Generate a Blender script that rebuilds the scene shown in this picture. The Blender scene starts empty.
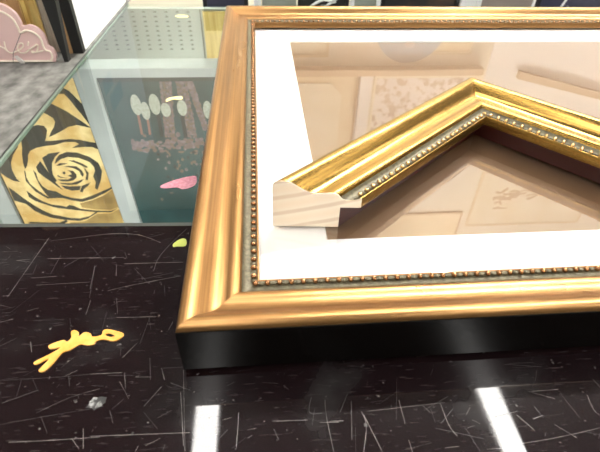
import bpy, bmesh, math, random
from mathutils import Vector, Matrix
random.seed(7)
SC = bpy.context.scene
COL = SC.collection
PI = math.pi
FH = 0.0466          # height of the picture frame
GZ = 0.0195          # top of the picture frame's glass
SPACER = 0.0050
CAM = dict(loc=(0.06040, -0.18488, 0.29271), pitch=0.703030, roll=0.032640, yaw=0.102571, f=450.854, D=0.76335)
SAMPLE = (.0686, .1315, .7092, .3396)
LAMP, CASE_FILL, WALL_FILL, EXPO = 25.0, 150.0, 190.0, 0.0
SCRATCHES = [[(-154.0,80.7),(-145.1,153.2)],[(-159.0,152.3),(-142.2,150.5)],[(-141.8,149.2),(-98.6,155.5)],[(-136.8,125.0),(-90.7,123.6)],[(-118.8,113.3),(-108.4,124.0)],[(-92.0,113.2),(-86.8,75.4)],[(-85.3,73.0),(-85.1,58.0)],[(-135.2,92.6),(-90.7,93.6)],[(-142.8,101.3),(-121.9,102.2)],[(-163.4,124.2),(-146.8,120.5)],[(-149.4,54.3),(-140.5,57.0)],[(-124.5,54.5),(-100.7,53.9)],[(-133.1,64.3),(-124.6,67.2)],[(-15.8,161.0),(-28.2,140.6),(-36.1,124.3),(-38.5,114.3),(-39.2,103.8)],[(-107.3,154.3),(-87.1,156.5),(-61.4,153.5),(-38.6,141.1)],[(-99.1,123.5),(-68.5,122.6)],[(-92.2,113.2),(-89.1,85.4)],[(-73.4,113.5),(-70.7,99.7)],[(-66.9,114.5),(-14.7,113.6)],[(-73.8,82.5),(-54.8,87.9),(-14.7,96.5)],[(-47.6,94.4),(-22.0,100.9)],[(-56.9,108.4),(-42.2,90.2)],[(-64.7,74.1),(-60.2,57.6)],[(-60.2,53.5),(-28.7,52.3)],[(-128.5,2.4),(-88.9,2.5),(-60.6,3.7)],[(-120.4,-15.1),(-99.6,-6.9)],[(-94.8,-23.6),(-76.1,-13.9),(-57.6,-8.6)],[(-115.3,-30.1),(-80.2,-25.4),(-54.1,-22.7)],[(-105.2,-42.1),(-74.7,-42.8),(-49.2,-42.7)],[(-66.8,-42.4),(-60.3,-49.3)],[(-61.3,-36.2),(-57.6,-49.5)],[(-82.1,3.2),(-79.1,-4.9)],[(-119.1,34.1),(-115.1,24.8)],[(-43.4,3.0),(-40.0,-9.8)],[(-67.5,3.4),(-45.1,3.1)],[(-35.1,-1.0),(-23.7,-1.8)],[(-27.4,14.1),(-24.0,-4.1)],[(-17.6,4.9),(-14.1,-4.7)],[(-16.5,4.8),(0.2,4.9)],[(-45.9,-24.3),(-39.7,-17.4)],[(-47.1,-25.3),(-43.2,-33.9)],[(-15.4,-9.9),(-25.0,-23.7)],[(-9.7,-7.3),(4.6,-13.9)],[(-1.7,2.6),(5.8,-55.7)],[(-55.6,-41.9),(7.7,-43.9)],[(-19.3,-50.4),(-10.9,-46.3)],[(-23.9,-50.0),(-25.0,-53.6)],[(-47.7,15.4),(-39.5,27.6)],[(-1.7,-14.6),(4.5,-52.0)],[(88.6,-25.0),(86.3,-35.7),(95.1,-36.7)],[(97.9,-27.5),(97.4,-38.2),(99.1,-62.6)],[(61.2,-40.1),(84.5,-40.8)],[(92.6,-43.1),(105.1,-43.6)],[(38.8,-32.5),(38.3,-46.0),(37.7,-55.5)],[(44.7,-44.8),(50.4,-44.0)],[(44.8,-50.0),(47.7,-48.6)],[(61.9,-45.1),(64.8,-52.7)],[(28.2,-36.9),(33.9,-35.6)],[(27.2,-48.4),(31.8,-43.9)],[(114.2,-24.0),(106.9,-37.1)],[(115.9,-29.7),(111.9,-56.0)],[(99.4,-42.7),(108.6,-43.0)],[(121.5,-37.3),(123.1,-46.9),(118.1,-64.0)],[(122.7,-40.0),(130.0,-64.8)],[(125.7,-37.6),(180.8,-35.0)],[(149.1,-31.0),(149.1,-47.8)],[(148.7,-58.6),(149.1,-66.2)],[(177.3,-34.8),(178.1,-50.7),(181.3,-58.4)],[(170.7,-65.2),(179.9,-64.9)],[(188.4,-53.1),(192.5,-68.8)],[(192.3,-44.8),(196.9,-39.7)],[(195.3,-48.5),(199.4,-51.3)],[(221.6,-66.1),(240.0,-64.5),(256.6,-62.7),(279.2,-59.7)],[(249.6,-55.3),(259.9,-65.1)],[(245.7,-31.0),(265.2,-30.9)],[(284.0,-36.5),(282.2,-46.5),(284.4,-51.5)],[(227.2,-47.5),(234.0,-58.1)],[(236.9,-50.6),(245.0,-48.7)],[(241.9,-42.1),(244.2,-50.3)],[(295.3,-24.9),(296.9,-31.3)],[(197.3,-67.9),(207.8,-68.0)]]
ROSE = [[(-301.1,-50.9),(-289.0,-39.2),(-281.5,-42.0),(-273.0,-47.6),(-266.1,-58.8),(-259.0,-70.2),(-253.6,-81.8),(-251.7,-87.6),(-249.4,-105.5),(-252.6,-117.7),(-257.5,-109.4),(-263.8,-93.3),(-270.4,-79.6),(-276.3,-64.3),(-283.1,-53.0),(-289.9,-52.9)],[(-339.3,-84.4),(-318.3,-67.5),(-312.1,-69.5),(-300.8,-77.2),(-289.4,-85.1),(-277.1,-97.1),(-264.6,-109.3),(-254.9,-119.7),(-263.3,-117.5),(-278.2,-113.1),(-295.3,-116.9),(-312.6,-126.8),(-329.5,-134.8),(-335.5,-136.8),(-328.6,-126.5),(-320.1,-116.4),(-315.1,-106.4),(-316.1,-98.4),(-322.9,-92.4),(-331.3,-86.4)],[(-387.4,-142.0),(-373.4,-127.7),(-362.2,-115.7),(-348.6,-111.9),(-337.0,-114.1),(-334.4,-122.3),(-341.5,-138.8),(-345.4,-145.0),(-332.8,-145.3),(-317.7,-143.5),(-299.1,-141.8),(-281.6,-144.3),(-264.5,-148.9),(-250.5,-151.4),(-247.5,-169.0),(-263.7,-159.8),(-278.5,-159.4),(-301.1,-161.1),(-285.8,-152.8),(-291.9,-148.3),(-310.0,-147.9),(-330.1,-153.9),(-348.8,-155.7),(-366.5,-159.6),(-379.6,-165.8),(-386.3,-174.5),(-390.1,-185.5),(-396.7,-199.0),(-402.8,-205.7),(-401.7,-192.0),(-397.2,-174.2),(-391.7,-159.0)],[(-413.4,-173.8),(-423.7,-191.4),(-427.7,-207.3),(-427.1,-226.2),(-423.0,-235.9),(-433.5,-233.1),(-444.9,-223.2),(-452.5,-213.6),(-459.1,-201.8),(-430.3,-184.5),(-411.2,-162.9),(-396.8,-148.2),(-398.1,-156.7)],[(-450.2,-247.2),(-442.4,-257.3),(-431.4,-275.4),(-415.1,-296.7),(-401.6,-310.5),(-388.6,-320.5),(-373.6,-325.3),(-354.9,-331.5),(-334.8,-333.8),(-312.4,-327.8),(-289.7,-312.3),(-295.9,-320.2),(-318.3,-334.5),(-336.8,-340.7),(-364.7,-336.7),(-391.6,-330.0),(-408.7,-319.7),(-419.5,-309.8),(-431.0,-290.9),(-451.1,-281.1)],[(-445.2,-343.0),(-439.8,-339.1),(-409.8,-341.8),(-379.1,-343.1),(-364.7,-336.7),(-361.9,-341.0),(-372.2,-347.6)],[(-418.2,-257.4),(-407.2,-273.7),(-396.2,-285.1),(-382.1,-294.0),(-365.2,-297.8),(-353.2,-301.7),(-346.7,-296.7),(-337.4,-299.7),(-326.2,-308.1),(-295.1,-314.0),(-265.8,-315.9),(-244.0,-307.3),(-266.6,-319.5),(-297.4,-318.2),(-338.5,-310.4),(-355.8,-307.0),(-371.7,-303.7),(-380.2,-300.7),(-395.6,-292.2),(-410.7,-283.8),(-418.9,-273.3)],[(-405.5,-208.0),(-411.4,-233.8),(-401.8,-260.2),(-383.6,-278.9),(-378.7,-277.3),(-394.6,-259.7),(-405.8,-241.3),(-407.4,-226.8),(-404.3,-212.7)],[(-388.8,-208.5),(-389.5,-227.3),(-388.4,-246.8),(-384.4,-264.3),(-379.2,-278.5),(-365.0,-277.8),(-353.2,-278.2),(-337.3,-285.2),(-318.4,-289.8),(-294.3,-282.9),(-266.4,-268.4),(-247.5,-256.4),(-245.6,-252.7),(-269.2,-263.2),(-296.3,-275.1),(-316.3,-282.1),(-335.4,-278.8),(-351.3,-271.8),(-361.8,-261.3),(-376.2,-257.1),(-384.5,-246.9),(-387.3,-232.2),(-385.5,-215.6)],[(-362.9,-181.7),(-346.9,-172.1),(-325.7,-169.3),(-338.3,-180.1),(-348.1,-193.4),(-353.2,-209.5),(-355.0,-221.2),(-351.9,-235.7),(-356.5,-238.0),(-360.7,-221.0),(-362.2,-202.2)],[(-368.8,-188.3),(-380.8,-201.7),(-381.0,-213.4),(-373.6,-225.4),(-365.3,-235.3),(-354.5,-250.3),(-347.1,-258.1),(-355.3,-240.5),(-361.1,-216.3),(-366.3,-197.5)],[(-329.5,-175.9),(-313.7,-169.6),(-294.8,-171.6),(-274.3,-181.7),(-261.1,-195.8),(-258.9,-214.5),(-266.3,-235.9),(-279.4,-260.3),(-283.1,-255.2),(-277.8,-240.5),(-279.6,-227.0),(-272.3,-214.1),(-271.8,-204.7),(-277.3,-193.0),(-294.5,-183.5),(-314.3,-180.7),(-328.6,-184.9),(-340.7,-193.6),(-344.2,-195.8),(-337.8,-184.6)],[(-316.6,-188.6),(-305.4,-188.9),(-292.3,-196.1),(-283.2,-204.4),(-287.6,-206.6),(-297.1,-199.4),(-308.3,-192.2)],[(-342.6,-199.8),(-334.2,-194.5),(-319.2,-194.9),(-324.8,-197.0),(-335.9,-200.0)],[(-329.1,-202.5),(-319.8,-201.1),(-304.9,-202.2),(-297.5,-211.8),(-295.5,-221.3),(-300.0,-227.6),(-301.7,-222.8),(-302.9,-213.3),(-311.3,-206.7),(-321.2,-204.1)],[(-324.0,-211.0),(-314.3,-212.9),(-310.2,-220.9),(-311.9,-228.7),(-319.5,-235.0),(-331.2,-237.6),(-343.3,-236.7),(-349.7,-232.4),(-341.2,-232.4),(-329.7,-232.8),(-321.5,-228.4),(-327.7,-223.4),(-319.2,-220.6),(-320.4,-214.2)],[(-336.2,-216.1),(-331.0,-213.4),(-329.9,-217.9),(-333.6,-221.8)],[(-346.3,-221.5),(-341.3,-226.4),(-330.8,-229.8),(-342.0,-228.8),(-347.3,-224.5)],[(-348.4,-240.7),(-325.5,-242.2),(-310.9,-237.0),(-299.4,-232.5),(-304.1,-238.4),(-315.9,-245.4),(-333.7,-246.1),(-346.5,-243.2)],[(-347.6,-246.9),(-330.9,-249.9),(-309.7,-249.3),(-313.9,-259.2),(-330.0,-260.4),(-342.1,-254.5)],[(-308.0,-249.4),(-288.5,-241.4),(-295.5,-249.8),(-305.3,-257.0),(-310.7,-265.6),(-315.0,-263.2)],[(-291.9,-204.2),(-285.7,-218.5),(-291.5,-235.2),(-296.4,-235.0),(-290.7,-220.7)]]
ROSEBROWN = [[(-323.5, -293.6), (-295.0, -285.5), (-267.7, -273.5), (-245.8, -257.7), (-242.7, -306.0), (-265.1, -313.2), (-295.5, -310.7), (-322.4, -304.3)], [(-358.6, -344.0), (-326.8, -342.5), (-296.6, -322.9), (-267.4, -322.7), (-242.9, -311.4), (-241.3, -351.9), (-359.8, -348.1)]]
BLOOMS = [[-164.2, -75.6, 9.3, 20.2], [-150.0, -87.4, 8.1, 17.7], [-131.3, -75.1, 9.8, 20.3], [-113.2, -85.9, 8.9, 13.8], [-83.3, -82.4, 9.0, 15.7], [-37.4, -87.1, 8.2, 17.9]]
STEMS = [[(-164.7, -94.9), (-165.6, -136.0)], [(-149.2, -103.2), (-150.8, -136.3)], [(-128.8, -95.5), (-129.3, -141.0)], [(-85.6, -98.1), (-84.6, -144.1)]]
BEADCOL = [[(-104.8, -27.4), (-114.3, -141.4)], [(-79.0, -27.6), (-73.0, -142.2)], [(-65.2, -27.7), (-44.8, -127.8)]]
ORANGE = [(-109.5,15.6),(-101.8,20.8),(-94.8,26.8),(-101.8,26.1),(-103.8,29.6),(-95.1,33.5),(-91.5,31.8),(-89.5,35.4),(-91.2,40.5),(-89.1,42.4),(-85.2,39.8),(-84.7,35.9),(-80.9,39.8),(-76.1,38.4),(-73.7,35.2),(-67.5,36.3),(-67.2,40.2),(-63.7,41.6),(-52.9,38.0),(-50.6,35.3),(-52.9,32.3),(-57.4,30.3),(-65.3,32.4),(-69.9,31.1),(-71.0,28.2),(-76.4,27.8),(-81.5,28.9),(-87.4,24.1),(-92.2,22.3),(-95.9,13.4),(-100.3,7.3),(-104.1,8.5),(-99.7,17.8),(-107.5,13.2)]
HOLE = [(-64.9,36.9),(-61.8,37.7),(-57.0,35.2),(-59.5,34.1),(-62.8,35.0)]
PINK = [(-52.8,234.1),(-44.6,241.4),(-36.4,246.3),(-25.1,251.1),(-15.7,251.7),(-14.3,237.4),(-20.0,230.0),(-28.4,227.4),(-34.5,230.7),(-48.7,229.9)]
GREEN = [(-26.7,137.4),(-23.6,142.1),(-18.9,145.3),(-14.9,143.2),(-14.8,134.9),(-22.6,134.6),(-25.8,134.1)]
YELLOW = [(-78.0,454.7),(-73.9,461.8),(-57.6,466.3),(-54.7,457.0),(-60.1,454.2),(-67.9,455.6),(-76.2,448.6)]
YELLOWFAR = [(-118.2,873.6),(-111.0,884.8),(-93.3,881.3),(-89.6,866.5),(-106.2,862.7)]

# ------------------------------------------------------------------ materials
def nt(name):
    m = bpy.data.materials.new(name); m.use_nodes = True
    return m, m.node_tree, m.node_tree.nodes['Principled BSDF']

def mat(name, col, rough=.5, metal=0.0, col2=None, scale=8.0, stretch=(1, 1, 1), bump=0.0, detail=4, lo=.35, hi=.65, ior=None, coat=0.0):
    m, t, b = nt(name)
    b.inputs['Base Color'].default_value = (*col, 1)
    b.inputs['Roughness'].default_value = rough
    b.inputs['Metallic'].default_value = metal
    b.inputs['Coat Weight'].default_value = coat
    b.inputs['Coat Roughness'].default_value = .05
    if ior: b.inputs['IOR'].default_value = ior
    if col2 is not None or bump:
        tc = t.nodes.new('ShaderNodeTexCoord'); mp = t.nodes.new('ShaderNodeMapping')
        mp.inputs['Scale'].default_value = stretch
        n = t.nodes.new('ShaderNodeTexNoise'); n.inputs['Scale'].default_value = scale; n.inputs['Detail'].default_value = detail
        t.links.new(tc.outputs['Object'], mp.inputs['Vector']); t.links.new(mp.outputs['Vector'], n.inputs['Vector'])
        if col2 is not None:
            r = t.nodes.new('ShaderNodeValToRGB')
            r.color_ramp.elements[0].position = lo; r.color_ramp.elements[1].position = hi
            r.color_ramp.elements[0].color = (*col, 1); r.color_ramp.elements[1].color = (*col2, 1)
            t.links.new(n.outputs['Fac'], r.inputs['Fac']); t.links.new(r.outputs['Color'], b.inputs['Base Color'])
        if bump:
            bp = t.nodes.new('ShaderNodeBump'); bp.inputs['Strength'].default_value = bump; bp.inputs['Distance'].default_value = .001
            t.links.new(n.outputs['Fac'], bp.inputs['Height']); t.links.new(bp.outputs['Normal'], b.inputs['Normal'])
    return m

def glass(name, tint, ior, rough=0.0):
    m = bpy.data.materials.new(name); m.use_nodes = True
    t = m.node_tree; t.nodes.clear()
    o = t.nodes.new('ShaderNodeOutputMaterial'); mx = t.nodes.new('ShaderNodeMixShader')
    tr = t.nodes.new('ShaderNodeBsdfTransparent'); tr.inputs['Color'].default_value = (*tint, 1)
    gl = t.nodes.new('ShaderNodeBsdfGlossy'); gl.inputs['Roughness'].default_value = rough
    fr = t.nodes.new('ShaderNodeFresnel'); fr.inputs['IOR'].default_value = ior
    gm = t.nodes.new('ShaderNodeNewGeometry'); k = t.nodes.new('ShaderNodeMath'); k.operation = 'SUBTRACT'; k.inputs[0].default_value = 1; k.use_clamp = True
    k2 = t.nodes.new('ShaderNodeMath'); k2.operation = 'MULTIPLY'
    t.links.new(gm.outputs['Backfacing'], k.inputs[1]); t.links.new(fr.outputs[0], k2.inputs[0]); t.links.new(k.outputs[0], k2.inputs[1])
    t.links.new(k2.outputs[0], mx.inputs[0]); t.links.new(tr.outputs[0], mx.inputs[1]); t.links.new(gl.outputs[0], mx.inputs[2])
    t.links.new(mx.outputs[0], o.inputs['Surface'])
    return m

def emit(name, col, s):
    m, t, b = nt(name)
    b.inputs['Base Color'].default_value = (*col, 1)
    b.inputs['Emission Color'].default_value = (*col, 1); b.inputs['Emission Strength'].default_value = s
    return m

def gold(name, c1, c2, c3, rough):
    """gilt with streaks along the length (object X) and fine rubbed lines"""
    m, t, b = nt(name)
    b.inputs['Metallic'].default_value = .88
    tc = t.nodes.new('ShaderNodeTexCoord')
    def noise(sc, st, det=3):
        mp = t.nodes.new('ShaderNodeMapping'); mp.inputs['Scale'].default_value = st
        n = t.nodes.new('ShaderNodeTexNoise'); n.inputs['Scale'].default_value = sc; n.inputs['Detail'].default_value = det
        t.links.new(tc.outputs['Object'], mp.inputs['Vector']); t.links.new(mp.outputs['Vector'], n.inputs['Vector']); return n
    n1 = noise(60, (.06, 6, 6)); n2 = noise(30, (.25, 1.6, 1.6), 5)
    r = t.nodes.new('ShaderNodeValToRGB'); r.color_ramp.elements[0].position = .3; r.color_ramp.elements[1].position = .62
    r.color_ramp.elements[0].color = (*c1, 1); r.color_ramp.elements[1].color = (*c2, 1)
    t.links.new(n1.outputs['Fac'], r.inputs['Fac'])
    r2 = t.nodes.new('ShaderNodeValToRGB'); r2.color_ramp.elements[0].position = .55; r2.color_ramp.elements[1].position = .8
    r2.color_ramp.elements[0].color = (0, 0, 0, 1); r2.color_ramp.elements[1].color = (.5, .5, .5, 1)
    t.links.new(n2.outputs['Fac'], r2.inputs['Fac'])
    mx = t.nodes.new('ShaderNodeMix'); mx.data_type = 'RGBA'; mx.inputs[7].default_value = (*c3, 1)
    t.links.new(r2.outputs['Color'], mx.inputs[0]); t.links.new(r.outputs['Color'], mx.inputs[6])
    t.links.new(mx.outputs[2], b.inputs['Base Color'])
    rr = t.nodes.new('ShaderNodeMapRange'); rr.inputs[3].default_value = rough - .08; rr.inputs[4].default_value = rough + .12
    t.links.new(n2.outputs['Fac'], rr.inputs[0]); t.links.new(rr.outputs[0], b.inputs['Roughness'])
    bp = t.nodes.new('ShaderNodeBump'); bp.inputs['Strength'].default_value = .10; bp.inputs['Distance'].default_value = .0004
    t.links.new(n1.outputs['Fac'], bp.inputs['Height']); t.links.new(bp.outputs['Normal'], b.inputs['Normal'])
    return m

M = {}
M['gold'] = gold('gilt_orange', (.22, .115, .040), (.38, .205, .077), (.13, .07, .026), .29)
M['gold_y'] = gold('gilt_yellow', (.19, .11, .024), (.36, .22, .055), (.12, .068, .016), .22)
M['bead_gold'] = mat('bead_copper_gold', (.40, .21, .10), .22, .92)
M['bead_bright'] = mat('bead_bright_gold', (.72, .50, .24), .25, .9)
M['cove'] = mat('grey_green_patina', (.09, .075, .045), .5, .3, col2=(.17, .15, .09), scale=300)
M['black_side'] = mat('satin_black_paint', (.003, .0025, .002), .17, ior=1.42)
M['wood_cut'] = None
M['red'] = mat('dark_red_paint', (.05, .006, .004), .35)
M['mat_white'] = mat('white_mat_board', (.93, .92, .90), .8)
M['brown'] = None
M['glass_pic'] = glass('picture_glass', (1, 1, 1), 2.5)
M['glass_top'] = glass('counter_glass', (.95, .985, .965), 1.52)
M['seam'] = mat('dark_seam_metal', (.05, .055, .05), .35)
M['glass_edge'] = mat('glass_edge_green', (.17, .22, .18), .25)
M['dark_line'] = mat('dark_rubber', (.012, .014, .012), .5)
M['white_strip'] = mat('pale_grey_paint', (.38, .39, .39), .45, col2=(.32, .335, .335), scale=12)
M['panel_grey'] = mat('back_panel_white', (.40, .42, .38), .5)
M['slot'] = mat('slot_dark', (.10, .105, .09), .6)
M['stone'] = mat('grey_stone', (.055, .055, .05), .55, col2=(.27, .27, .25), scale=34, stretch=(1.6, 1, 1), bump=.5, detail=10, lo=.3, hi=.72)
M['white'] = mat('white_board', (.88, .89, .90), .5)
M['pale_blue'] = mat('pale_blue_print', (.62, .76, .84), .5)
M['pink'] = mat('pink_acrylic', (.76, .53, .51), .35)
M['cream'] = mat('cream_tube', (.88, .78, .66), .4)
M['clear'] = mat('clear_clip', (.72, .68, .64), .2)
M['black'] = mat('black_lacquer', (.004, .004, .004), .6)
M['rose_gold'] = mat('gold_leaf', (.62, .38, .13), .42, .2, col2=(.93, .72, .36), scale=14, detail=6, lo=.42, hi=.6, bump=.1)
M['rose_brown'] = mat('dark_gold_leaf', (.24, .145, .05), .42, .25, col2=(.50, .33, .12), scale=18, detail=6)
M['rose_black'] = mat('print_black', (.03, .027, .02), .5)
M['teal'] = mat('teal_print', (.004, .024, .025), .6, col2=(.018, .058, .062), scale=9, detail=3, lo=.4, hi=.7)
M['bloom'] = mat('bloom_white', (.30, .30, .25), .7, col2=(.40, .40, .35), scale=200)
M['stem'] = mat('stem_red', (.22, .09, .06), .7)
M['mauve'] = mat('mauve', (.10, .06, .07), .7, col2=(.20, .14, .15), scale=160)
M['mauve2'] = mat('dusty_rose', (.14, .085, .085), .7)
M['sepia'] = mat('brown_dots', (.13, .08, .06), .7)
M['darkstem'] = mat('dark_stem', (.012, .012, .012), .7)
M['st_orange'] = mat('orange_film', (.80, .36, .06), .3, col2=(.86, .46, .12), scale=150)
M['st_pink'] = mat('pink_film', (.44, .15, .20), .5, col2=(.58, .25, .31), scale=260)
M['st_green'] = mat('lime_film', (.50, .56, .10), .4)
M['st_yellow'] = mat('yellow_film', (.80, .72, .34), .4)
M['oak'] = mat('brown_wood', (.36, .20, .09), .5, col2=(.52, .32, .15), scale=30, stretch=(4, 4, .3))
M['ochre'] = mat('ochre_gilt', (.50, .33, .08), .4, .4, col2=(.68, .50, .18), scale=30, stretch=(4, 4, .3))
M['greige'] = mat('greige_wood', (.27, .23, .18), .5, col2=(.42, .37, .30), scale=30, stretch=(4, 4, .3))
M['navy'] = mat('navy_print', (.02, .02, .05), .3, col2=(.05, .05, .09), scale=9)
M['sage'] = mat('sage_print', (.30, .33, .29), .5, col2=(.22, .24, .2), scale=15)
M['brownart'] = mat('dark_brown_print', (.02, .018, .02), .3, col2=(.16, .08, .04), scale=6, lo=.5, hi=.7)
M['taupe'] = mat('taupe_print', (.26, .22, .20), .4)
M['wall'] = mat('wall_cream', (.86, .79, .63), .7, col2=(.90, .84, .69), scale=3)
M['wall2'] = mat('wall_grey', (.45, .44, .42), .7)
M['wall2w'] = mat('batten_white', (.93, .91, .85), .6)
M['wall_dark'] = mat('wall_brown', (.12, .10, .08), .7)
M['floor'] = mat('floor_tile', (.45, .42, .38), .4, col2=(.52, .49, .45), scale=4)
M['ceil'] = mat('ceiling_dark', (.07, .06, .055), .8)
M['tan'] = mat('tan_print', (.68, .55, .33), .6, col2=(.76, .64, .42), scale=5)
M['tan2'] = mat('dark_tan', (.42, .31, .18), .6)
M['cream_art'] = mat('cream_print', (.86, .79, .60), .6, col2=(.78, .68, .46), scale=5)
M['map'] = mat('speckled_map_print', (.34, .27, .20), .7, col2=(.80, .74, .66), scale=28, detail=9, lo=.40, hi=.52)
M['disc'] = mat('blue_grey_disc', (.27, .36, .41), .4)
M['metal'] = mat('brushed_metal', (.5, .5, .5), .35, .9)
M['lamp_body'] = mat('white_lamp_housing', (.8, .8, .8), .5)
M['lamp'] = emit('lamp_diffuser', (1.0, .98, .94), 1.0)
M['lamp_wall'] = emit('wall_lamp_diffuser', (1.0, .97, .92), 1.0)
M['led'] = emit('led_strip_light', (1.0, .98, .92), 1.0)

# bare pine of the cut end: slanting growth rings
m, t, b = nt('bare_pine'); M['wood_cut'] = m
tc = t.nodes.new('ShaderNodeTexCoord'); mp = t.nodes.new('ShaderNodeMapping'); mp.inputs['Rotation'].default_value = (0, math.radians(-19), 0)
wv = t.nodes.new('ShaderNodeTexWave'); wv.bands_direction = 'Z'; wv.inputs['Scale'].default_value = 19; wv.inputs['Distortion'].default_value = 1.2; wv.inputs['Detail'].default_value = 2; wv.inputs['Detail Scale'].default_value = .6
r = t.nodes.new('ShaderNodeValToRGB'); e = r.color_ramp.elements
e[0].position = .0; e[0].color = (.95, .82, .64, 1); e[1].position = .75; e[1].color = (.97, .87, .71, 1)
x = e.new(.97); x.color = (.80, .66, .50, 1)
t.links.new(tc.outputs['Object'], mp.inputs['Vector']); t.links.new(mp.outputs['Vector'], wv.inputs['Vector'])
t.links.new(wv.outputs['Fac'], r.inputs['Fac']); t.links.new(r.outputs['Color'], b.inputs['Base Color'])
b.inputs['Roughness'].default_value = .7

M['brown'] = mat('brown_backing_board', (.19, .105, .05), .6, col2=(.23, .135, .07), scale=5)

# black laminate: glossy with rubbed hazy areas and pale dust specks
m, t, b = nt('black_laminate'); M['laminate'] = m
tc = t.nodes.new('ShaderNodeTexCoord')
n1 = t.nodes.new('ShaderNodeTexNoise'); n1.inputs['Scale'].default_value = 14; n1.inputs['Detail'].default_value = 6
n2 = t.nodes.new('ShaderNodeTexNoise'); n2.inputs['Scale'].default_value = 160; n2.inputs['Detail'].default_value = 3
mp = t.nodes.new('ShaderNodeMapping'); mp.inputs['Scale'].default_value = (1.2, 9, 1)
n3 = t.nodes.new('ShaderNodeTexNoise'); n3.inputs['Scale'].default_value = 60; n3.inputs['Detail'].default_value = 5
t.links.new(tc.outputs['Object'], n1.inputs['Vector']); t.links.new(tc.outputs['Object'], n2.inputs['Vector'])
t.links.new(tc.outputs['Object'], mp.inputs['Vector']); t.links.new(mp.outputs['Vector'], n3.inputs['Vector'])
def ramp(src, p0, p1, c0, c1):
    r = t.nodes.new('ShaderNodeValToRGB'); r.color_ramp.elements[0].position = p0; r.color_ramp.elements[1].position = p1
    r.color_ramp.elements[0].color = (*c0, 1); r.color_ramp.elements[1].color = (*c1, 1)
    t.links.new(src, r.inputs['Fac']); return r
ra = ramp(n1.outputs['Fac'], .56, .78, (.0085, .0043, .0050), (.026, .024, .024))
rb = ramp(n2.outputs['Fac'], .70, .76, (0, 0, 0), (.12, .115, .11))
rc = ramp(n3.outputs['Fac'], .60, .75, (0, 0, 0), (.022, .02, .019))
a1 = t.nodes.new('ShaderNodeMix'); a1.data_type = 'RGBA'; a1.blend_type = 'ADD'; a1.inputs[0].default_value = 1
a2 = t.nodes.new('ShaderNodeMix'); a2.data_type = 'RGBA'; a2.blend_type = 'ADD'; a2.inputs[0].default_value = 1
t.links.new(ra.outputs[0], a1.inputs[6]); t.links.new(rb.outputs[0], a1.inputs[7]); t.links.new(a1.outputs[2], a2.inputs[6]); t.links.new(rc.outputs[0], a2.inputs[7])
t.links.new(a2.outputs[2], b.inputs['Base Color'])
rr = t.nodes.new('ShaderNodeMapRange'); rr.inputs[1].default_value = .4; rr.inputs[2].default_value = .85; rr.inputs[3].default_value = .012; rr.inputs[4].default_value = .07
t.links.new(n1.outputs['Fac'], rr.inputs[0]); t.links.new(rr.outputs[0], b.inputs['Roughness'])
b.inputs['IOR'].default_value = 1.5
# faint wide halo around reflections from fine rubbing
b.inputs['Coat Weight'].default_value = .07; b.inputs['Coat Roughness'].default_value = .30
M['scratch'] = mat('pale_scratch', (.22, .20, .19), .4, col2=(.05, .045, .045), scale=120)
M['scratch2'] = mat('faint_scratch', (.06, .055, .055), .4, col2=(.02, .018, .018), scale=120)
M['smear'] = mat('grey_smear', (.02, .018, .018), .35, col2=(.34, .34, .33), scale=220, lo=.48, hi=.62)

# ------------------------------------------------------------------ mesh helpers
def link(name, bm, mats, parent=None, smooth=None):
    bmesh.ops.remove_doubles(bm, verts=bm.verts, dist=1e-7)
    bmesh.ops.recalc_face_normals(bm, faces=bm.faces)
    me = bpy.data.meshes.new(name); bm.to_mesh(me); bm.free()
    for k in (mats if isinstance(mats, (list, tuple)) else [mats]): me.materials.append(k)
    if smooth is not None:
        for p in me.polygons: p.use_smooth = True
        me.set_sharp_from_angle(angle=math.radians(smooth))
    o = bpy.data.objects.new(name, me); COL.objects.link(o)
    if parent is not None: o.parent = parent
    return o

def tag(o, label=None, cat=None, group=None, kind=None):
    if label: o['label'] = label
    if cat: o['category'] = cat
    if group: o['group'] = group
    if kind: o['kind'] = kind
    return o

def thing(name, label, cat, loc=(0, 0, 0), rz=0, group=None):
    o = bpy.data.objects.new(name, None); COL.objects.link(o)
    o.empty_display_size = .02
    o.location = loc; o.rotation_euler = (0, 0, rz)
    return tag(o, label, cat, group)

def box(bm, x0, x1, y0, y1, z0, z1, mi=0, bev=0.0):
    r = bmesh.ops.create_cube(bm, size=1)
    for v in r['verts']:
        v.co = Vector(((x0 + x1) / 2 + v.co.x * (x1 - x0), (y0 + y1) / 2 + v.co.y * (y1 - y0), (z0 + z1) / 2 + v.co.z * (z1 - z0)))
    fs = set(f for v in r['verts'] for f in v.link_faces)
    for f in fs: f.material_index = mi
    if bev:
        es = list(set(e for f in fs for e in f.edges))
        bmesh.ops.bevel(bm, geom=es, offset=bev, segments=2, affect='EDGES')

def prism(bm, pts, d0, d1, plane='xy', mi=0, holes=None):
    """closed outline extruded between d0 and d1 along the plane's normal"""
    def co(p, d): return Vector((p[0], p[1], d)) if plane == 'xy' else Vector((p[0], d, p[1]))
    a = [bm.verts.new(co(p, d0)) for p in pts]; c = [bm.verts.new(co(p, d1)) for p in pts]
    n = len(pts); out = []
    for i in range(n): out.append(bm.faces.new((a[i], a[(i + 1) % n], c[(i + 1) % n], c[i])))
    from mathutils.geometry import tessellate_polygon
    tr = tessellate_polygon([[Vector((p[0], p[1], 0)) for p in pts]])
    for f in tr:
        try: out.append(bm.faces.new([a[i] for i in f])); out.append(bm.faces.new([c[i] for i in f]))
        except ValueError: pass
    for f in out: f.material_index = mi

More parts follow.
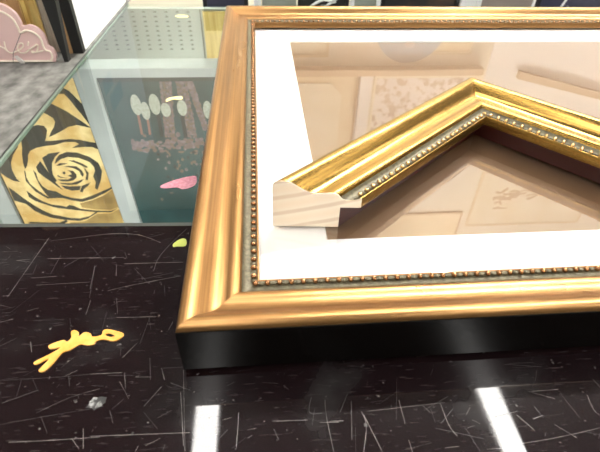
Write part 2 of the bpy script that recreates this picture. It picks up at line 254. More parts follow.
def ellipsoid(bm, c, rx, ry, rz, mi=0, u=10, v=7):
    r = bmesh.ops.create_uvsphere(bm, u_segments=u, v_segments=v, radius=1)
    for x in r['verts']: x.co = Vector((c[0] + x.co.x * rx, c[1] + x.co.y * ry, c[2] + x.co.z * rz))
    for f in set(f for x in r['verts'] for f in x.link_faces): f.material_index = mi

def tube(bm, pts, r, mi=0, n=8, closed=False):
    pts = [Vector(p) for p in pts]; rings = []; N = len(pts)
    for i, p in enumerate(pts):
        a = pts[(i - 1) % N] if (i > 0 or closed) else p
        c = pts[(i + 1) % N] if (i < N - 1 or closed) else p
        d = (c - a).normalized(); ref = Vector((0, 1, 0)) if abs(d.y) < .9 else Vector((1, 0, 0))
        s = d.cross(ref).normalized(); u = s.cross(d)
        rings.append([bm.verts.new(p + s * math.cos(2 * PI * k / n) * r + u * math.sin(2 * PI * k / n) * r) for k in range(n)])
    for i in range(N if closed else N - 1):
        A, B = rings[i], rings[(i + 1) % N]
        for k in range(n):
            f = bm.faces.new((A[k], A[(k + 1) % n], B[(k + 1) % n], B[k])); f.material_index = mi
    if not closed:
        for R_ in (rings[0], rings[-1]):
            f = bm.faces.new(R_); f.material_index = mi

def catmull(pts, k=4, closed=False):
    out = []; n = len(pts)
    for i in range(n if closed else n - 1):
        g = lambda j: pts[j % n] if closed else pts[max(0, min(n - 1, j))]
        a, b, c, d = g(i - 1), g(i), g(i + 1), g(i + 2)
        for s in range(k):
            t = s / k
            out.append(tuple(.5 * (2 * b[q] + (c[q] - a[q]) * t + (2 * a[q] - 5 * b[q] + 4 * c[q] - d[q]) * t * t + (3 * b[q] - a[q] - 3 * c[q] + d[q]) * t ** 3) for q in range(len(b))))
    if not closed: out.append(pts[-1])
    return out

def sweep(bm, prof, L, closed=True, mi=0):
    """profile (t, z) run along local X, mitred at both ends: x from t to L - t"""
    A = [bm.verts.new((p[0], p[0], p[1])) for p in prof]; B = [bm.verts.new((L - p[0], p[0], p[1])) for p in prof]
    n = len(prof)
    for i in range(n if closed else n - 1):
        f = bm.faces.new((A[i], A[(i + 1) % n], B[(i + 1) % n], B[i])); f.material_index = mi
    if closed:
        from mathutils.geometry import tessellate_polygon
        for tr in tessellate_polygon([[Vector((p[0], p[1], 0)) for p in prof]]):
            bm.faces.new([A[i] for i in tr]).material_index = mi
            bm.faces.new([B[i] for i in tr]).material_index = mi

# ------------------------------------------------------------------ the moulding
CREST = catmull([(0, .0425), (.0008, .0448), (.0026, .0464), (.0055, .0468), (.0090, .0461), (.0122, .0442), (.0155, .0414),
                 (.0190, .0383), (.0225, .0362), (.0262, .0353), (.0300, .0352), (.0335, .0357), (.0365, .0357), (.0388, .0349), (.0404, .0338), (.0416, .0318)], 3)
COVE = [(.0416, .0318), (.0430, .0299), (.0448, .0289), (.0480, .0288), (.0515, .0293), (.0534, .0303)]
LIP = [(.0534, .0303), (.0539, .0308), (.0546, .0307), (.0550, .0300), (.0550, .0211), (.0420, .0211), (.0420, 0), (0, 0)]
PROFILE = CREST + COVE[1:-1] + LIP

def rail(name, parent, L, start, ang, gm, zs=1.0, side=None, rebate=None, caps=(False, False)):
    """one length of moulding lying along local X; its outer edge starts at `start`"""
    s = lambda P: [(p[0], p[1] * zs) for p in P]
    bm = bmesh.new(); sweep(bm, s(PROFILE), L)
    o = link(name, bm, gm, parent, 32)
    o.location = start; o.rotation_euler = (0, 0, ang)
    bm = bmesh.new()
    up_ = [(p[0], p[1] + .0002) for p in s(COVE)]; sweep(bm, up_ + s(COVE)[::-1], L)
    link('patinated_cove', bm, M['cove'], o, 30)
    bmat_ = M['bead_gold'] if side is M['black_side'] else M['bead_bright']
    bm = bmesh.new(); pitch = .0092; x = .0507 + .0012
    y, z = .0507, .0304 * zs
    while x < L - .0507:
        ellipsoid(bm, (x, y, z + .0010), .0021, .0026, .0023, 0)
        if x + pitch / 2 < L - .0507:
            ellipsoid(bm, (x + pitch / 2, y, z + .0002), .0019, .0019, .0012, 1, 8, 5)
            box(bm, x + .001, x + pitch - .001, y - .0006, y + .0006, z - .0006, z + .0006, 1)
        x += pitch
    link('bead_row', bm, [bmat_, M['cove']], o, 60)
    if side:
        bm = bmesh.new(); sweep(bm, [(0, 0), (-.0004, 0), (-.0004, .0415 * zs), (0, .0425 * zs)], L)
        link('black_outer_side', bm, side, o)
    if rebate:
        bm = bmesh.new(); sweep(bm, [(.0420, 0.0003), (.0424, .0003), (.0424, .0205 * zs), (.0548, .0205 * zs), (.0548, .0211 * zs), (.0420, .0211 * zs)], L)
        tag(link('painted_rebate', bm, rebate, o), 'dark red painted rebate')
    for k, on in enumerate(caps):
        if not on: continue
        bm = bmesh.new(); P = s(PROFILE); e_ = .0006
        fx = (lambda t_, d: t_ - d) if k == 0 else (lambda t_, d: L - t_ + d)
        A = [bm.verts.new((fx(p[0], 0), p[0], p[1])) for p in P]; B = [bm.verts.new((fx(p[0], e_), p[0], p[1])) for p in P]
        n = len(P)
        for i in range(n): bm.faces.new((A[i], A[(i + 1) % n], B[(i + 1) % n], B[i]))
        from mathutils.geometry import tessellate_polygon
        for tr in tessellate_polygon([[Vector((p[0], p[1], 0)) for p in P]]): bm.faces.new([B[i] for i in tr]); bm.faces.new([A[i] for i in tr])
        c = link('sawn_end', bm, M['wood_cut'], o); tag(c, 'bare pale pine sawn end')
    return o

# ------------------------------------------------------------------ camera
CP, CR_, CY = CAM['pitch'], CAM['roll'], CAM['yaw']
cy, sy = math.cos(CY), math.sin(CY)
fwd = Vector((sy * math.cos(CP), cy * math.cos(CP), -math.sin(CP))); right = Vector((cy, -sy, 0)); upv = right.cross(fwd)
rr_ = right * math.cos(CR_) + upv * math.sin(CR_); uu_ = upv * math.cos(CR_) - right * math.sin(CR_)
cd = bpy.data.cameras.new('camera'); cam = bpy.data.objects.new('camera', cd); COL.objects.link(cam)
mw = Matrix((rr_, uu_, -fwd)).transposed().to_4x4(); mw.translation = Vector(CAM['loc']); cam.matrix_world = mw
cd.sensor_fit = 'HORIZONTAL'; cd.sensor_width = 36; cd.lens = 36 * CAM['f'] / 600
cd.clip_start = .01; cd.clip_end = 50
cd.dof.use_dof = True; cd.dof.focus_distance = .44; cd.dof.aperture_fstop = 13
SC.camera = cam

# ------------------------------------------------------------------ the big framed picture
W, D = 1.0, CAM['D']
pf = thing('picture_frame', 'large gilt picture frame with black sides and white mat lying on the counter', 'picture frame', (0, 0, SPACER))
bm = bmesh.new(); box(bm, .0065, .9935, .0065, CAM['D'] - .0065, -SPACER, -.0001); link('inset_base', bm, M['black_side'], pf)
for L, st, an in ((W, (0, 0, 0), 0), (D, (W, 0, 0), PI / 2), (W, (W, D, 0), PI), (D, (0, D, 0), -PI / 2)):
    rail('frame_rail', pf, L, st, an, M['gold'], FH / .0468, side=M['black_side'])
bm = bmesh.new(); box(bm, .0425, W - .0425, .0425, D - .0425, .006, .0128)
link('backing_board', bm, M['oak'], pf)
bm = bmesh.new(); box(bm, .0430, W - .0430, .0430, D - .0430, .0130, .0148)
tag(link('artwork', bm, M['brown'], pf), 'plain brown board behind the glass')
# mat board with its bevelled opening
mo = (.1167, W - .1167, .1137, .6440)
bm = bmesh.new(); o_ = (.0430, W - .0430, .0430, D - .0430); zt, zb = .0172, .0150
def ringv(r_, z_, g=0): return [bm.verts.new(p) for p in ((r_[0] - g, r_[2] - g, z_), (r_[1] + g, r_[2] - g, z_), (r_[1] + g, r_[3] + g, z_), (r_[0] - g, r_[3] + g, z_))]
R0 = ringv(o_, zb); R1 = ringv(o_, zt); R2 = ringv(mo, zt, .0012); R3 = ringv(mo, zb)
for A, B in ((R0, R1), (R1, R2), (R2, R3), (R3, R0)):
    for i in range(4): bm.faces.new((A[i], A[(i + 1) % 4], B[(i + 1) % 4], B[i]))
tag(link('mat_board', bm, M['mat_white'], pf), 'wide white mat board')
bm = bmesh.new(); box(bm, .0430, W - .0430, .0430, D - .0430, .0175, GZ)
link('glass_pane', bm, M['glass_pic'], pf)

# ------------------------------------------------------------------ the corner sample lying on it
sx, sy_, sth, sL = SAMPLE
cs = thing('moulding_corner_sample', 'loose gilt moulding corner sample with a bare pale sawn end, lying on the picture glass', 'frame sample', (sx, sy_, SPACER + GZ + .0002))
d1 = Vector((math.cos(sth), math.sin(sth), 0)); apex = d1 * sL; th2 = sth - PI / 2
d2 = Vector((math.cos(th2), math.sin(th2), 0)); L2 = .34
rail('sample_arm', cs, sL, tuple(apex), sth + PI, M['gold_y'], 1.07, rebate=M['red'], caps=(False, True), side=M['gold_y'])
rail('sample_arm', cs, L2, tuple(apex + d2 * L2), th2 + PI, M['gold_y'], 1.07, rebate=M['red'], caps=(True, False), side=M['gold_y'])

# ------------------------------------------------------------------ the display counter
dc = thing('display_counter', 'glass topped display counter with scratched glossy black front ledge', 'counter')
def line_y(x): return .1722 + (x + .1972) * -.040      # seam between ledge and glass
def edge_x(y): return -.2495 + (y - .3) * .014           # left edge of the glass
FY = .975
XL, XR, YN = -1.15, 1.45, -.42
bm = bmesh.new(); prism(bm, [(XL, YN), (XR, YN), (XR, line_y(XR)), (XL, line_y(XL))], -.03, 0)
link('black_ledge', bm, M['laminate'], dc)
bm = bmesh.new(); y0 = line_y(-.2); prism(bm, [(edge_x(y0 + .005) + .0057, line_y(-.25) + .0052), (XR, line_y(XR) + .0052), (XR, FY), (edge_x(FY) + .0035, FY)], -.0040, 0)
link('glass_top', bm, M['glass_top'], dc)
bm = bmesh.new(); prism(bm, [(XL, line_y(XL)), (XR, line_y(XR)), (XR, line_y(XR) + .005), (XL, line_y(XL) + .005)], -.03, 0)
link('seam_strip', bm, M['seam'], dc)
bm = bmesh.new(); y0 = line_y(-.25) + .0053
prism(bm, [(edge_x(y0) - .0010, y0), (edge_x(y0) + .0010, y0), (edge_x(FY) + .0010, FY), (edge_x(FY) - .0010, FY)], -.0030, .0)
link('edge_gasket', bm, M['dark_line'], dc)
bm = bmesh.new()
prism(bm, [(edge_x(y0) + .0015, y0), (edge_x(y0) + .0055, y0), (edge_x(FY) + .0033, FY), (edge_x(FY) + .0012, FY)], -.0040, 0)
link('edge_band', bm, M['glass_edge'], dc)
bm = bmesh.new()
box(bm, XL + .02, XR - .02, YN + .03, YN + .05, -.95, -.031)      # front
box(bm, XL + .02, XL + .04, YN + .05, FY - .02, -.95, -.031)
box(bm, XR - .04, XR - .02, YN + .05, FY - .02, -.95, -.031)
box(bm, XL + .04, XR - .04, YN + .05, FY - .022, -.395, -.375)     # inside shelf
box(bm, XL + .04, XR - .04, .10, .115, -.374, -.031)
link('cabinet_body', bm, M['white_strip'], dc)
# back panel with rows of slots
bm = bmesh.new(); box(bm, XL + .02, XR - .02, .955, .972, -.95, -.006)
back = link('back_panel', bm, M['panel_grey'], dc)
bm = bmesh.new()
for i in range(16):
    for j in range(9):
        x = -.3040 + i * .0255; z = -.0125 - j * .0106
        if x > -.077: continue
        prism(bm, [(x - .0045, z - .0008), (x + .0040, z - .0013), (x + .0030, z + .0013), (x - .0030, z + .0009)], .9542, .9552, 'xz')
        box(bm, x - .0012, x + .0012, .9480, .9548, z + .0005, z + .0020)
link('hook_rows', bm, M['slot'], dc)
bm = bmesh.new(); box(bm, -.0740, -.0715, .9525, .9548, -.36, -.0065)
link('panel_joint', bm, M['slot'], dc)
# scratches in the ledge
def strip(bm, pts, w, z, mi=0):
    for a, b_ in zip(pts, pts[1:]):
        a = Vector((a[0], a[1], 0)); b_ = Vector((b_[0], b_[1], 0)); d = (b_ - a)
        if d.length < 1e-5: continue
        n = Vector((-d.y, d.x, 0)).normalized() * w / 2
        q = [bm.verts.new((p + k + Vector((0, 0, z)))) for p, k in ((a, n), (b_, n), (b_, -n), (a, -n))]
        bm.faces.new(q).material_index = mi
def ok(x, y): return y < line_y(x) - .004 and y > YN and (x < -.006 or y < -.004)
bm = bmesh.new()
for k, s_ in enumerate(SCRATCHES):
    p = [(a / 1000, b_ / 1000) for a, b_ in s_]
    p = catmull([(*v, 0) for v in p], 4) if len(p) > 2 else [(*v, 0) for v in p]
    strip(bm, p, random.choice((.00016, .00022, .0003)), .00008, random.choice((0, 0, 1)))
for k in range(520):
    x = random.uniform(-.30, .36); y = random.uniform(-.10, .16)
    a = random.choice((random.gauss(.15, .3), random.gauss(1.5, .5), random.uniform(0, PI))); l = min(.03, random.expovariate(1 / .007)) + .001
    x2, y2 = x + math.cos(a) * l, y + math.sin(a) * l
    if ok(x, y) and ok(x2, y2): strip(bm, [(x, y), (x2, y2)], random.uniform(.00007, .0002), .00006, random.choice((0, 1, 1, 1)))
for k in range(260):
    x = random.uniform(-.30, .36); y = random.uniform(-.10, .16)
    if ok(x, y):
        r_ = random.uniform(.0002, .00055); strip(bm, [(x, y), (x + r_ * 1.4, y + random.uniform(-r_, r_))], r_ * 1.3, .00006, random.choice((0, 1)))
tag(link('scratch_marks', bm, [M['scratch'], M['scratch2']], dc), kind='stuff')
bm = bmesh.new()
for (cx, cy_, rx, ry) in ((-.0575, -.0195, .0085, .0055), (-.1855, .0985, .0035, .003), (-.176, .100, .003, .004)):
    pts = [(cx + math.cos(2 * PI * k / 16) * rx * random.uniform(.5, 1.1), cy_ + math.sin(2 * PI * k / 16) * ry * random.uniform(.5, 1.1)) for k in range(16)]
    prism(bm, pts, 0, .00007)
tag(link('worn_spots', bm, M['smear'], dc), kind='stuff')

# light strip added inside the case to brighten the rose picture
ls = thing('case_light', 'slim light strip inside the display case under the black ledge', 'light', (0, .1300, -.0450))
bm = bmesh.new(); box(bm, -.95, 1.2, -.008, .008, .004, .012); link('housing', bm, M['metal'], ls)
bm = bmesh.new(); box(bm, -.94, 1.19, -.006, .006, .001, .004); link('light_tube', bm, M['led'], ls)

ls = thing('case_light', 'slim light strip inside the display case behind the pale header rail', 'light', (0, .6560, -.0270))  # second added light, brightens the back compartment
bm = bmesh.new(); box(bm, -.195, 1.2, -.008, .008, .004, .012); link('housing', bm, M['metal'], ls)
bm = bmesh.new(); box(bm, -.19, 1.19, -.006, .006, .001, .004); link('light_tube', bm, M['led'], ls)
# ------------------------------------------------------------------ grey side top
bm = bmesh.new(); yy = line_y(-.25) + .0053
prism(bm, [(XL, yy + .05), (edge_x(yy) - .0012, yy), (edge_x(1.04) - .0012, 1.04), (XL, 1.04)], -.0030, 0)
tag(link('stone_slab', bm, M['stone'], None), 'mottled grey stone slab beside the glass top, carrying the pink cloud sign', 'countertop')

# ------------------------------------------------------------------ pictures in the case
def mm(L): return [(a / 1000, b_ / 1000) for a, b_ in L]
rp = thing('rose_picture', 'gold and black rose picture standing in the case under the left edge of the glass', 'picture', (-.352, .600, -.374))
ox = -.352
bm = bmesh.new(); prism(bm, [(-.103, 0), (.1085, 0), (.0935, .358), (-.103, .358)], .0012, .010, 'xz'); link('panel', bm, M['rose_black'], rp)
bm = bmesh.new(); prism(bm, [(-.100, .003), (.1060, .003), (.0915, .3545), (-.100, .3545)], .0004, .0012, 'xz', 0)
for P in ROSE:
    pts = [(max(-.0995, min(.1045, x - ox)), z + .374) for x, z in mm(P)]
    prism(bm, pts, .0001, .0006, 'xz', 1)
for P in ROSEBROWN:
    prism(bm, [(max(-.0995, min(.1045, x - ox)), z + .374) for x, z in mm(P)], .0003, .0007, 'xz', 2)
link('rose_artwork', bm, [M['rose_gold'], M['rose_black'], M['rose_brown']], rp)

tp = thing('flower_picture', 'dark teal picture of white buds on red stems over mauve petals, under the counter glass', 'picture', (0, .600, -.374))
x0, x1, zt = -.2070, .300, -.0255 + .374
bm = bmesh.new(); prism(bm, [(x0, 0), (x1, 0), (x1, zt), (-.2200, zt)], .002, .010, 'xz'); link('panel', bm, M['teal'], tp)
bm = bmesh.new(); prism(bm, [(-.2200, zt - .006), (x1, zt - .006), (x1, zt + .0025), (-.2200, zt + .0025)], -.001, .0015, 'xz'); link('dark_border', bm, M['dark_line'], tp)
bm = bmesh.new(); tz = .374; rnd = random.Random(3)
def blob(bm, x, z, rx, rz, y, mi, n=12, j=.0):
    pts = [(x + math.cos(2 * PI * k / n) * rx * (1 + rnd.uniform(-j, j)), z + tz + math.sin(2 * PI * k / n) * rz * (1 + rnd.uniform(-j, j))) for k in range(n)]
    prism(bm, pts, y, y + .0004, 'xz', mi)
for (a, b_) in [mm(s_) for s_ in BEADCOL]:
    wid = .0075 if a[0] < -.07 else .0035
    for k in range(30):
        f = k / 29; cx = a[0] + (b_[0] - a[0]) * f; cz = a[1] + (b_[1] - a[1]) * f
        for q in (-1, -.35, .35, 1):
            blob(bm, cx + q * wid + rnd.uniform(-.001, .001), cz + rnd.uniform(-.001, .001), .0030, .0026, .0014 - .0001 * rnd.random(), rnd.choice((2, 2, 3, 4)), 8, .15)
for k, (a, b_) in enumerate([mm(s_) for s_ in STEMS]):
    w_ = .0022 if k < 2 else .0035
    prism(bm, [(a[0] - w_, a[1] + tz), (a[0] + w_, a[1] + tz), (b_[0] + w_, b_[1] + tz), (b_[0] - w_, b_[1] + tz)], .0010, .0015, 'xz', 1 if k < 2 else 5)
for k, (x, z, rx, rz) in enumerate(BLOOMS): blob(bm, x / 1000, z / 1000, rx / 1000, rz / 1000, .0004, 0, 20)
for k in range(150):
    x = rnd.uniform(-.187, .02); z = rnd.gauss(-.158, .007)
    blob(bm, x, z, rnd.uniform(.003, .007), rnd.uniform(.0025, .005), .0005 + .0004 * rnd.random(), rnd.choice((2, 2, 3, 4)), 9, .2)
for k in range(60):
    x = rnd.uniform(-.16, .02); z = -.165 - abs(rnd.gauss(0, .045))
    blob(bm, x, z, rnd.uniform(.002, .004), rnd.uniform(.002, .005), .0007 + .0004 * rnd.random(), rnd.choice((2, 4, 4, 5)), 8, .2)
link('flower_artwork', bm, [M['bloom'], M['stem'], M['mauve'], M['mauve2'], M['sepia'], M['darkstem']], tp)

def post(b0, b1, t0, t1, za, label, m='white_strip'):
    cx = (b0 + b1) / 2
    bm = bmesh.new(); prism(bm, [(b0 - cx, 0), (b1 - cx, 0), (t1 - cx, za + .374), (t0 - cx, za + .374)], -.005, .02, 'xz')
    o = link('divider_post', bm, M[m], None, 30); o.location = (cx, .6, -.374); return tag(o, label, 'divider')
post(-.2425, -.2075, -.2575, -.2210, -.010, 'pale grey upright divider between the rose picture and the flower picture')
post(-.4920, -.4560, -.4920, -.4560, -.010, 'pale grey upright divider at the left edge of the rose picture')
bm = bmesh.new(); box(bm, -.2750, .30, .594, .640, -.0225, -.0065, 0, .0008)
tag(link('header_rail', bm, M['white_strip'], None, 30), 'pale grey horizontal rail above the dark flower picture', 'rail')

# yellow card added in the case as a yellow reflection in the glass
bm = bmesh.new(); box(bm, -.066, .10, .938, .946, -.374, -.008)
tag(link('gold_card', bm, M['ochre'], None), 'yellow gold card behind the counter glass at the far corner of the frame', 'card')

# ------------------------------------------------------------------ bits of film stuck on the counter
def film(name, label, P, m_, z=0.0, hole=None, h=.0006):
    pts = mm(P); cx = sum(p[0] for p in pts) / len(pts); cy_ = sum(p[1] for p in pts) / len(pts)
    loc = catmull([(p[0] - cx, p[1] - cy_) for p in pts], 3, True)
    bm = bmesh.new()
    H = catmull([(p[0] - cx, p[1] - cy_) for p in mm(hole)], 3, True) if hole else []
    from mathutils.geometry import tessellate_polygon
    loops = [L_ for L_ in (loc, H) if L_]; A = []; B = []
    for L_ in loops:
        a = [bm.verts.new((p[0], p[1], 0)) for p in L_]; c = [bm.verts.new((p[0], p[1], h)) for p in L_]; A += a; B += c
        for i in range(len(a)): bm.faces.new((a[i], a[(i + 1) % len(a)], c[(i + 1) % len(a)], c[i]))
    for tr in tessellate_polygon([[Vector((p[0], p[1], 0)) for p in L_] for L_ in loops]):
        bm.faces.new([A[i] for i in tr]); bm.faces.new([B[i] for i in tr])
    o = link(name, bm, m_, None)
    o.location = (cx, cy_, z); return tag(o, label, 'sticker', 'scraps of coloured film')
film('film_scrap', 'orange stick-figure shaped scrap of film on the black ledge', ORANGE, M['st_orange'], .0001, HOLE, .0010)
film('film_scrap', 'small lime green scrap of film on the black ledge beside the gold frame', GREEN, M['st_green'], .0001)
film('film_scrap', 'pink scrap of film on the glass against the left side of the gold frame', PINK, M['st_pink'], .0001)
film('film_scrap', 'pale yellow scrap of film on the glass over the white buds', YELLOW, M['st_yellow'], .0001)
film('film_scrap', 'small yellow scrap of film on the far end of the glass over the hook rows', YELLOWFAR, M['st_yellow'], .0001)

# ------------------------------------------------------------------ pink cloud sign
SG = lambda a, b_: (-.2764 - (57 - a / 5.65) * .00149 + (60 - b_ / 5.65) * .00045, .0017 + (60 - b_ / 5.65) * .00155 + .004)
cl = thing('cloud_sign', 'pink cloud shaped sign with cream script lettering standing on the grey slab', 'sign', (-.349, .611, 0))
lc = lambda P: [(p[0] + .345, p[1]) for p in [SG(*q) for q in P]]
RO = [(-70, 28), (-30, 20), (10, 28), (45, 42), (90, 78), (118, 125), (128, 148), (165, 143), (205, 155), (245, 190), (266, 235), (274, 262), (302, 280), (322, 322), (312, 360), (282, 376)]
LO = [(-150, 376), (-430, 376), (-480, 350), (-492, 305), (-470, 262), (-440, 240), (-430, 190), (-390, 150), (-330, 140), (-285, 150), (-255, 105), (-205, 80), (-160, 85), (-120, 50)]
outline = catmull(lc(RO + LO), 4, True)
bm = bmesh.new(); prism(bm, [(a, max(b_, .0006)) for a, b_ in outline], -.003, .003, 'xz'); link('cloud_panel', bm, M['pink'], cl)
RI = [(-70, 60), (-30, 52), (5, 62), (40, 78), (80, 110), (104, 155), (116, 182), (150, 170), (195, 182), (232, 215), (248, 262), (262, 284), (286, 292), (300, 322), (290, 345), (262, 350)]
LI = [(-150, 350), (-425, 350), (-455, 330), (-465, 300), (-448, 275), (-415, 258), (-405, 200), (-375, 175), (-330, 166), (-275, 180), (-238, 128), (-200, 106), (-150, 115), (-112, 80)]
bm = bmesh.new(); tube(bm, [(a, -.0045, b_) for a, b_ in catmull(lc(RI + LI), 4, True)], .0017, closed=True); link('outline_tube', bm, M['cream'], cl, 60)
bm = bmesh.new()
STR = [[(16, 234), (19, 262), (27, 286)], [(-24, 256), (-8, 262), (4, 268), (12, 272), (26, 286), (50, 300), (76, 294), (104, 280), (126, 262), (122, 244), (104, 246), (92, 272), (102, 296), (134, 300), (164, 280), (192, 262), (210, 250), (214, 268), (204, 292), (182, 300), (176, 290), (206, 296), (246, 286)],
       [(160, 236), (154, 256)], [(-140, 300), (-115, 260), (-110, 220), (-132, 215), (-130, 270), (-105, 296), (-70, 290), (-40, 262), (-24, 256)]]
for s_ in STR:
    p = catmull(lc(s_), 4) if len(s_) > 2 else lc(s_)
    tube(bm, [(a, -.0044, b_) for a, b_ in p], .0011)
link('script_lettering', bm, M['cream'], cl, 60)
bm = bmesh.new(); tube(bm, [(a, -.0060, b_) for a, b_ in lc([(120, 185), (66, 300), (60, 366)])], .0004, n=6); link('wire', bm, M['slot'], cl)
bm = bmesh.new(); pts = lc([(72, 318), (88, 312), (136, 352), (134, 364), (112, 366)]); prism(bm, pts, -.0080, -.0062, 'xz'); link('clear_clip', bm, M['clear'], cl)

# ------------------------------------------------------------------ mouldings and boards standing on the slab
def stick(x, y, w, d, hgt, m_, label, tilt=0.0, ty=-.05):
    """one upright length of moulding with a stepped face"""
    bm = bmesh.new()
    P = [(-w / 2, 0), (-w / 2, -d * .6), (-w * .3, -d), (-w * .1, -d * .8), (w * .15, -d * .95), (w * .35, -d * .5), (w / 2, -d * .45), (w / 2, 0)]
    prism(bm, P, 0, hgt)
    o = link('moulding_stick', bm, M[m_], None, 40); o.location = (x, y, .0008); o.rotation_euler = (ty, tilt, 0)
    return tag(o, label, 'moulding', 'moulding lengths standing behind the cloud sign')
stick(-.440, .662, .050, .016, .42, 'oak', 'brown wooden moulding length, first from the left behind the cloud sign')
stick(-.396, .666, .034, .016, .42, 'greige', 'grey brown moulding length rising behind the top of the cloud sign')
stick(-.356, .664, .042, .016, .42, 'oak', 'warm brown moulding length rising behind the right hump of the cloud sign')
stick(-.320, .662, .026, .014, .42, 'ochre', 'yellow ochre moulding length between brown and grey ones')
stick(-.294, .666, .024, .014, .42, 'greige', 'grey brown moulding length left of the black tapered leg')
bm = bmesh.new()
A = [(-.0035, 0), (.0030, 0), (.0125, .110), (.016, .40), (-.011, .40), (-.0095, .110)]
prism(bm, [(a, b_) for a, b_ in A], -.007, .007, 'xz'); o = link('tapered_leg', bm, M['black'], None); o.location = (-.2655, .616, 0)
tag(o, 'black tapered leg standing between the cloud sign and the white board', 'leg')
bm = bmesh.new(); prism(bm, [(-.006, 0), (.002, 0), (.004, .4), (-.010, .4)], -.005, .005, 'xz'); o = link('narrow_batten', bm, M['oak'], None); o.location = (-.2665, .655, 0)
tag(o, 'thin brown batten standing behind the black tapered leg', 'batten')
wb = thing('white_board', 'bright white board with black end strip standing along the edge of the glass', 'board', (-.2490, .655, .0003), math.radians(-.8))
bm = bmesh.new(); box(bm, -.0165, -.0015, .008, .335, 0, .36); link('board_panel', bm, M['white'], wb)
bm = bmesh.new(); box(bm, -.0170, .0005, -.006, .0075, 0, .36); link('black_end_strip', bm, M['black'], wb)
bm = bmesh.new(); box(bm, -.0270, -.0175, -.002, .010, 0, .36); link('grey_end_strip', bm, M['white_strip'], wb)
bm = bmesh.new(); box(bm, -.0014, -.0010, .05, .11, .075, .105); box(bm, -.0014, -.0010, .07, .16, .115, .15); link('pale_print', bm, M['pale_blue'], wb)

# ------------------------------------------------------------------ framed pictures standing beyond the counter
def rear_pic(x0, x1, m_, fm, label, y=1.06, top=.085, fw=.010, deco=None):
    w = x1 - x0
    t_ = thing('small_picture', label, 'picture', ((x0 + x1) / 2, y, -.1100), 0, 'pictures standing beyond the counter')
    bm = bmesh.new(); H = top + .11
    box(bm, -w / 2, -w / 2 + fw, -.006, .006, 0, H); box(bm, w / 2 - fw, w / 2, -.006, .006, 0, H)
    box(bm, -w / 2 + fw, w / 2 - fw, -.006, .006, 0, fw); box(bm, -w / 2 + fw, w / 2 - fw, -.006, .006, H - fw, H)
    link('frame', bm, M[fm], t_)
    bm = bmesh.new(); box(bm, -w / 2 + fw, w / 2 - fw, -.001, .003, fw, H - fw)
    if deco:
        for s_ in deco: tube(bm, [(a, -.0015, b_) for a, b_ in catmull(s_, 4)], .0035, 1, 6)
    link('print', bm, [M[m_], M['white']], t_)
    return t_
rear_pic(-.075, .038, 'navy', 'black', 'dark navy picture beyond the far left corner of the big frame')
rear_pic(.052, .070, 'white', 'white', 'narrow white panel beyond the far rail, beside the navy picture', fw=.003)
rear_pic(.073, .160, 'sage', 'sage', 'grey green picture beyond the far rail')
rear_pic(.164, .296, 'black', 'black', 'black picture with white curling line beyond the far rail', deco=[[(-.055, .06), (-.03, .085), (0, .10), (.03, .095), (.01, .12), (-.02, .15)], [(.0, .08), (.03, .10), (.055, .115)]])
rear_pic(.300, .378, 'sage', 'white', 'pale picture with white border beyond the far rail')
rear_pic(.380, .588, 'brownart', 'black', 'near-black picture with brown glow beyond the far rail')
rear_pic(.592, .640, 'white', 'white', 'white panel between the brown-glow picture and the taupe picture', fw=.003)
rear_pic(.642, .796, 'taupe', 'white', 'taupe picture with white border beyond the far rail', fw=.006)
rear_pic(.800, 1.02, 'navy', 'black', 'dark blue picture with a slanting white line beyond the far rail', deco=[[(-.06, .02), (-.03, .10), (.0, .18)]])
bm = bmesh.new(); box(bm, XL, XR, 1.00, 1.30, -.16, -.1105)
box(bm, XL, XL + .03, 1.0, 1.28, -.95, -.16); box(bm, XR - .03, XR, 1.0, 1.28, -.95, -.16)
tag(link('rear_shelf', bm, M['white'], None), 'white shelf beyond the counter carrying the row of small pictures', 'shelf')

# ------------------------------------------------------------------ the room
def struct(name, bm, m_): return tag(link(name, bm, m_), kind='structure')
FZ, CZ, X0, X1, Y0, Y1 = -.95, 2.05, -2.6, 3.0, -2.4, 2.2
bm = bmesh.new(); box(bm, X0, X1, Y0, Y1, FZ - .05, FZ); struct('floor', bm, M['floor'])
bm = bmesh.new(); box(bm, X0, X1, Y0, Y1, CZ, CZ + .05); struct('ceiling', bm, M['ceil'])
bm = bmesh.new(); box(bm, X0, X1, Y1, Y1 + .05, FZ, CZ); struct('wall_back', bm, M['wall'])
bm = bmesh.new(); box(bm, X0, X1, Y0 - .05, Y0, FZ, CZ); struct('wall_front', bm, M['wall2'])
bm = bmesh.new(); box(bm, X0 - .05, X0, Y0, Y1, FZ, CZ); struct('wall_left', bm, M['wall2'])
bm = bmesh.new(); box(bm, X1, X1 + .05, Y0, Y1, FZ, CZ); struct('wall_right', bm, M['wall_dark'])

def wallpanel(name, x0, x1, z0, z1, d, m_, label, cat, edge=None, ew=.012):
    t_ = thing(name, label, cat, ((x0 + x1) / 2, Y1 - .0005, z0))
    w, h_ = x1 - x0, z1 - z0
    bm = bmesh.new()
    if edge:
        box(bm, -w / 2, -w / 2 + ew, -d, 0, 0, h_); box(bm, w / 2 - ew, w / 2, -d, 0, 0, h_)
        box(bm, -w / 2 + ew, w / 2 - ew, -d, 0, 0, ew); box(bm, -w / 2 + ew, w / 2 - ew, -d, 0, h_ - ew, h_)
        link('frame', bm, M[edge], t_); bm = bmesh.new()
        box(bm, -w / 2 + ew, w / 2 - ew, -d * .6, 0, ew, h_ - ew)
    else: box(bm, -w / 2, w / 2, -d, 0, 0, h_, 0, .002)
    link('panel', bm, M[m_], t_); return t_
wallpanel('wall_picture', .20, .425, .38, .61, .02, 'cream_art', 'small cream picture low on the back wall, mirrored in the picture glass', 'picture', 'tan')
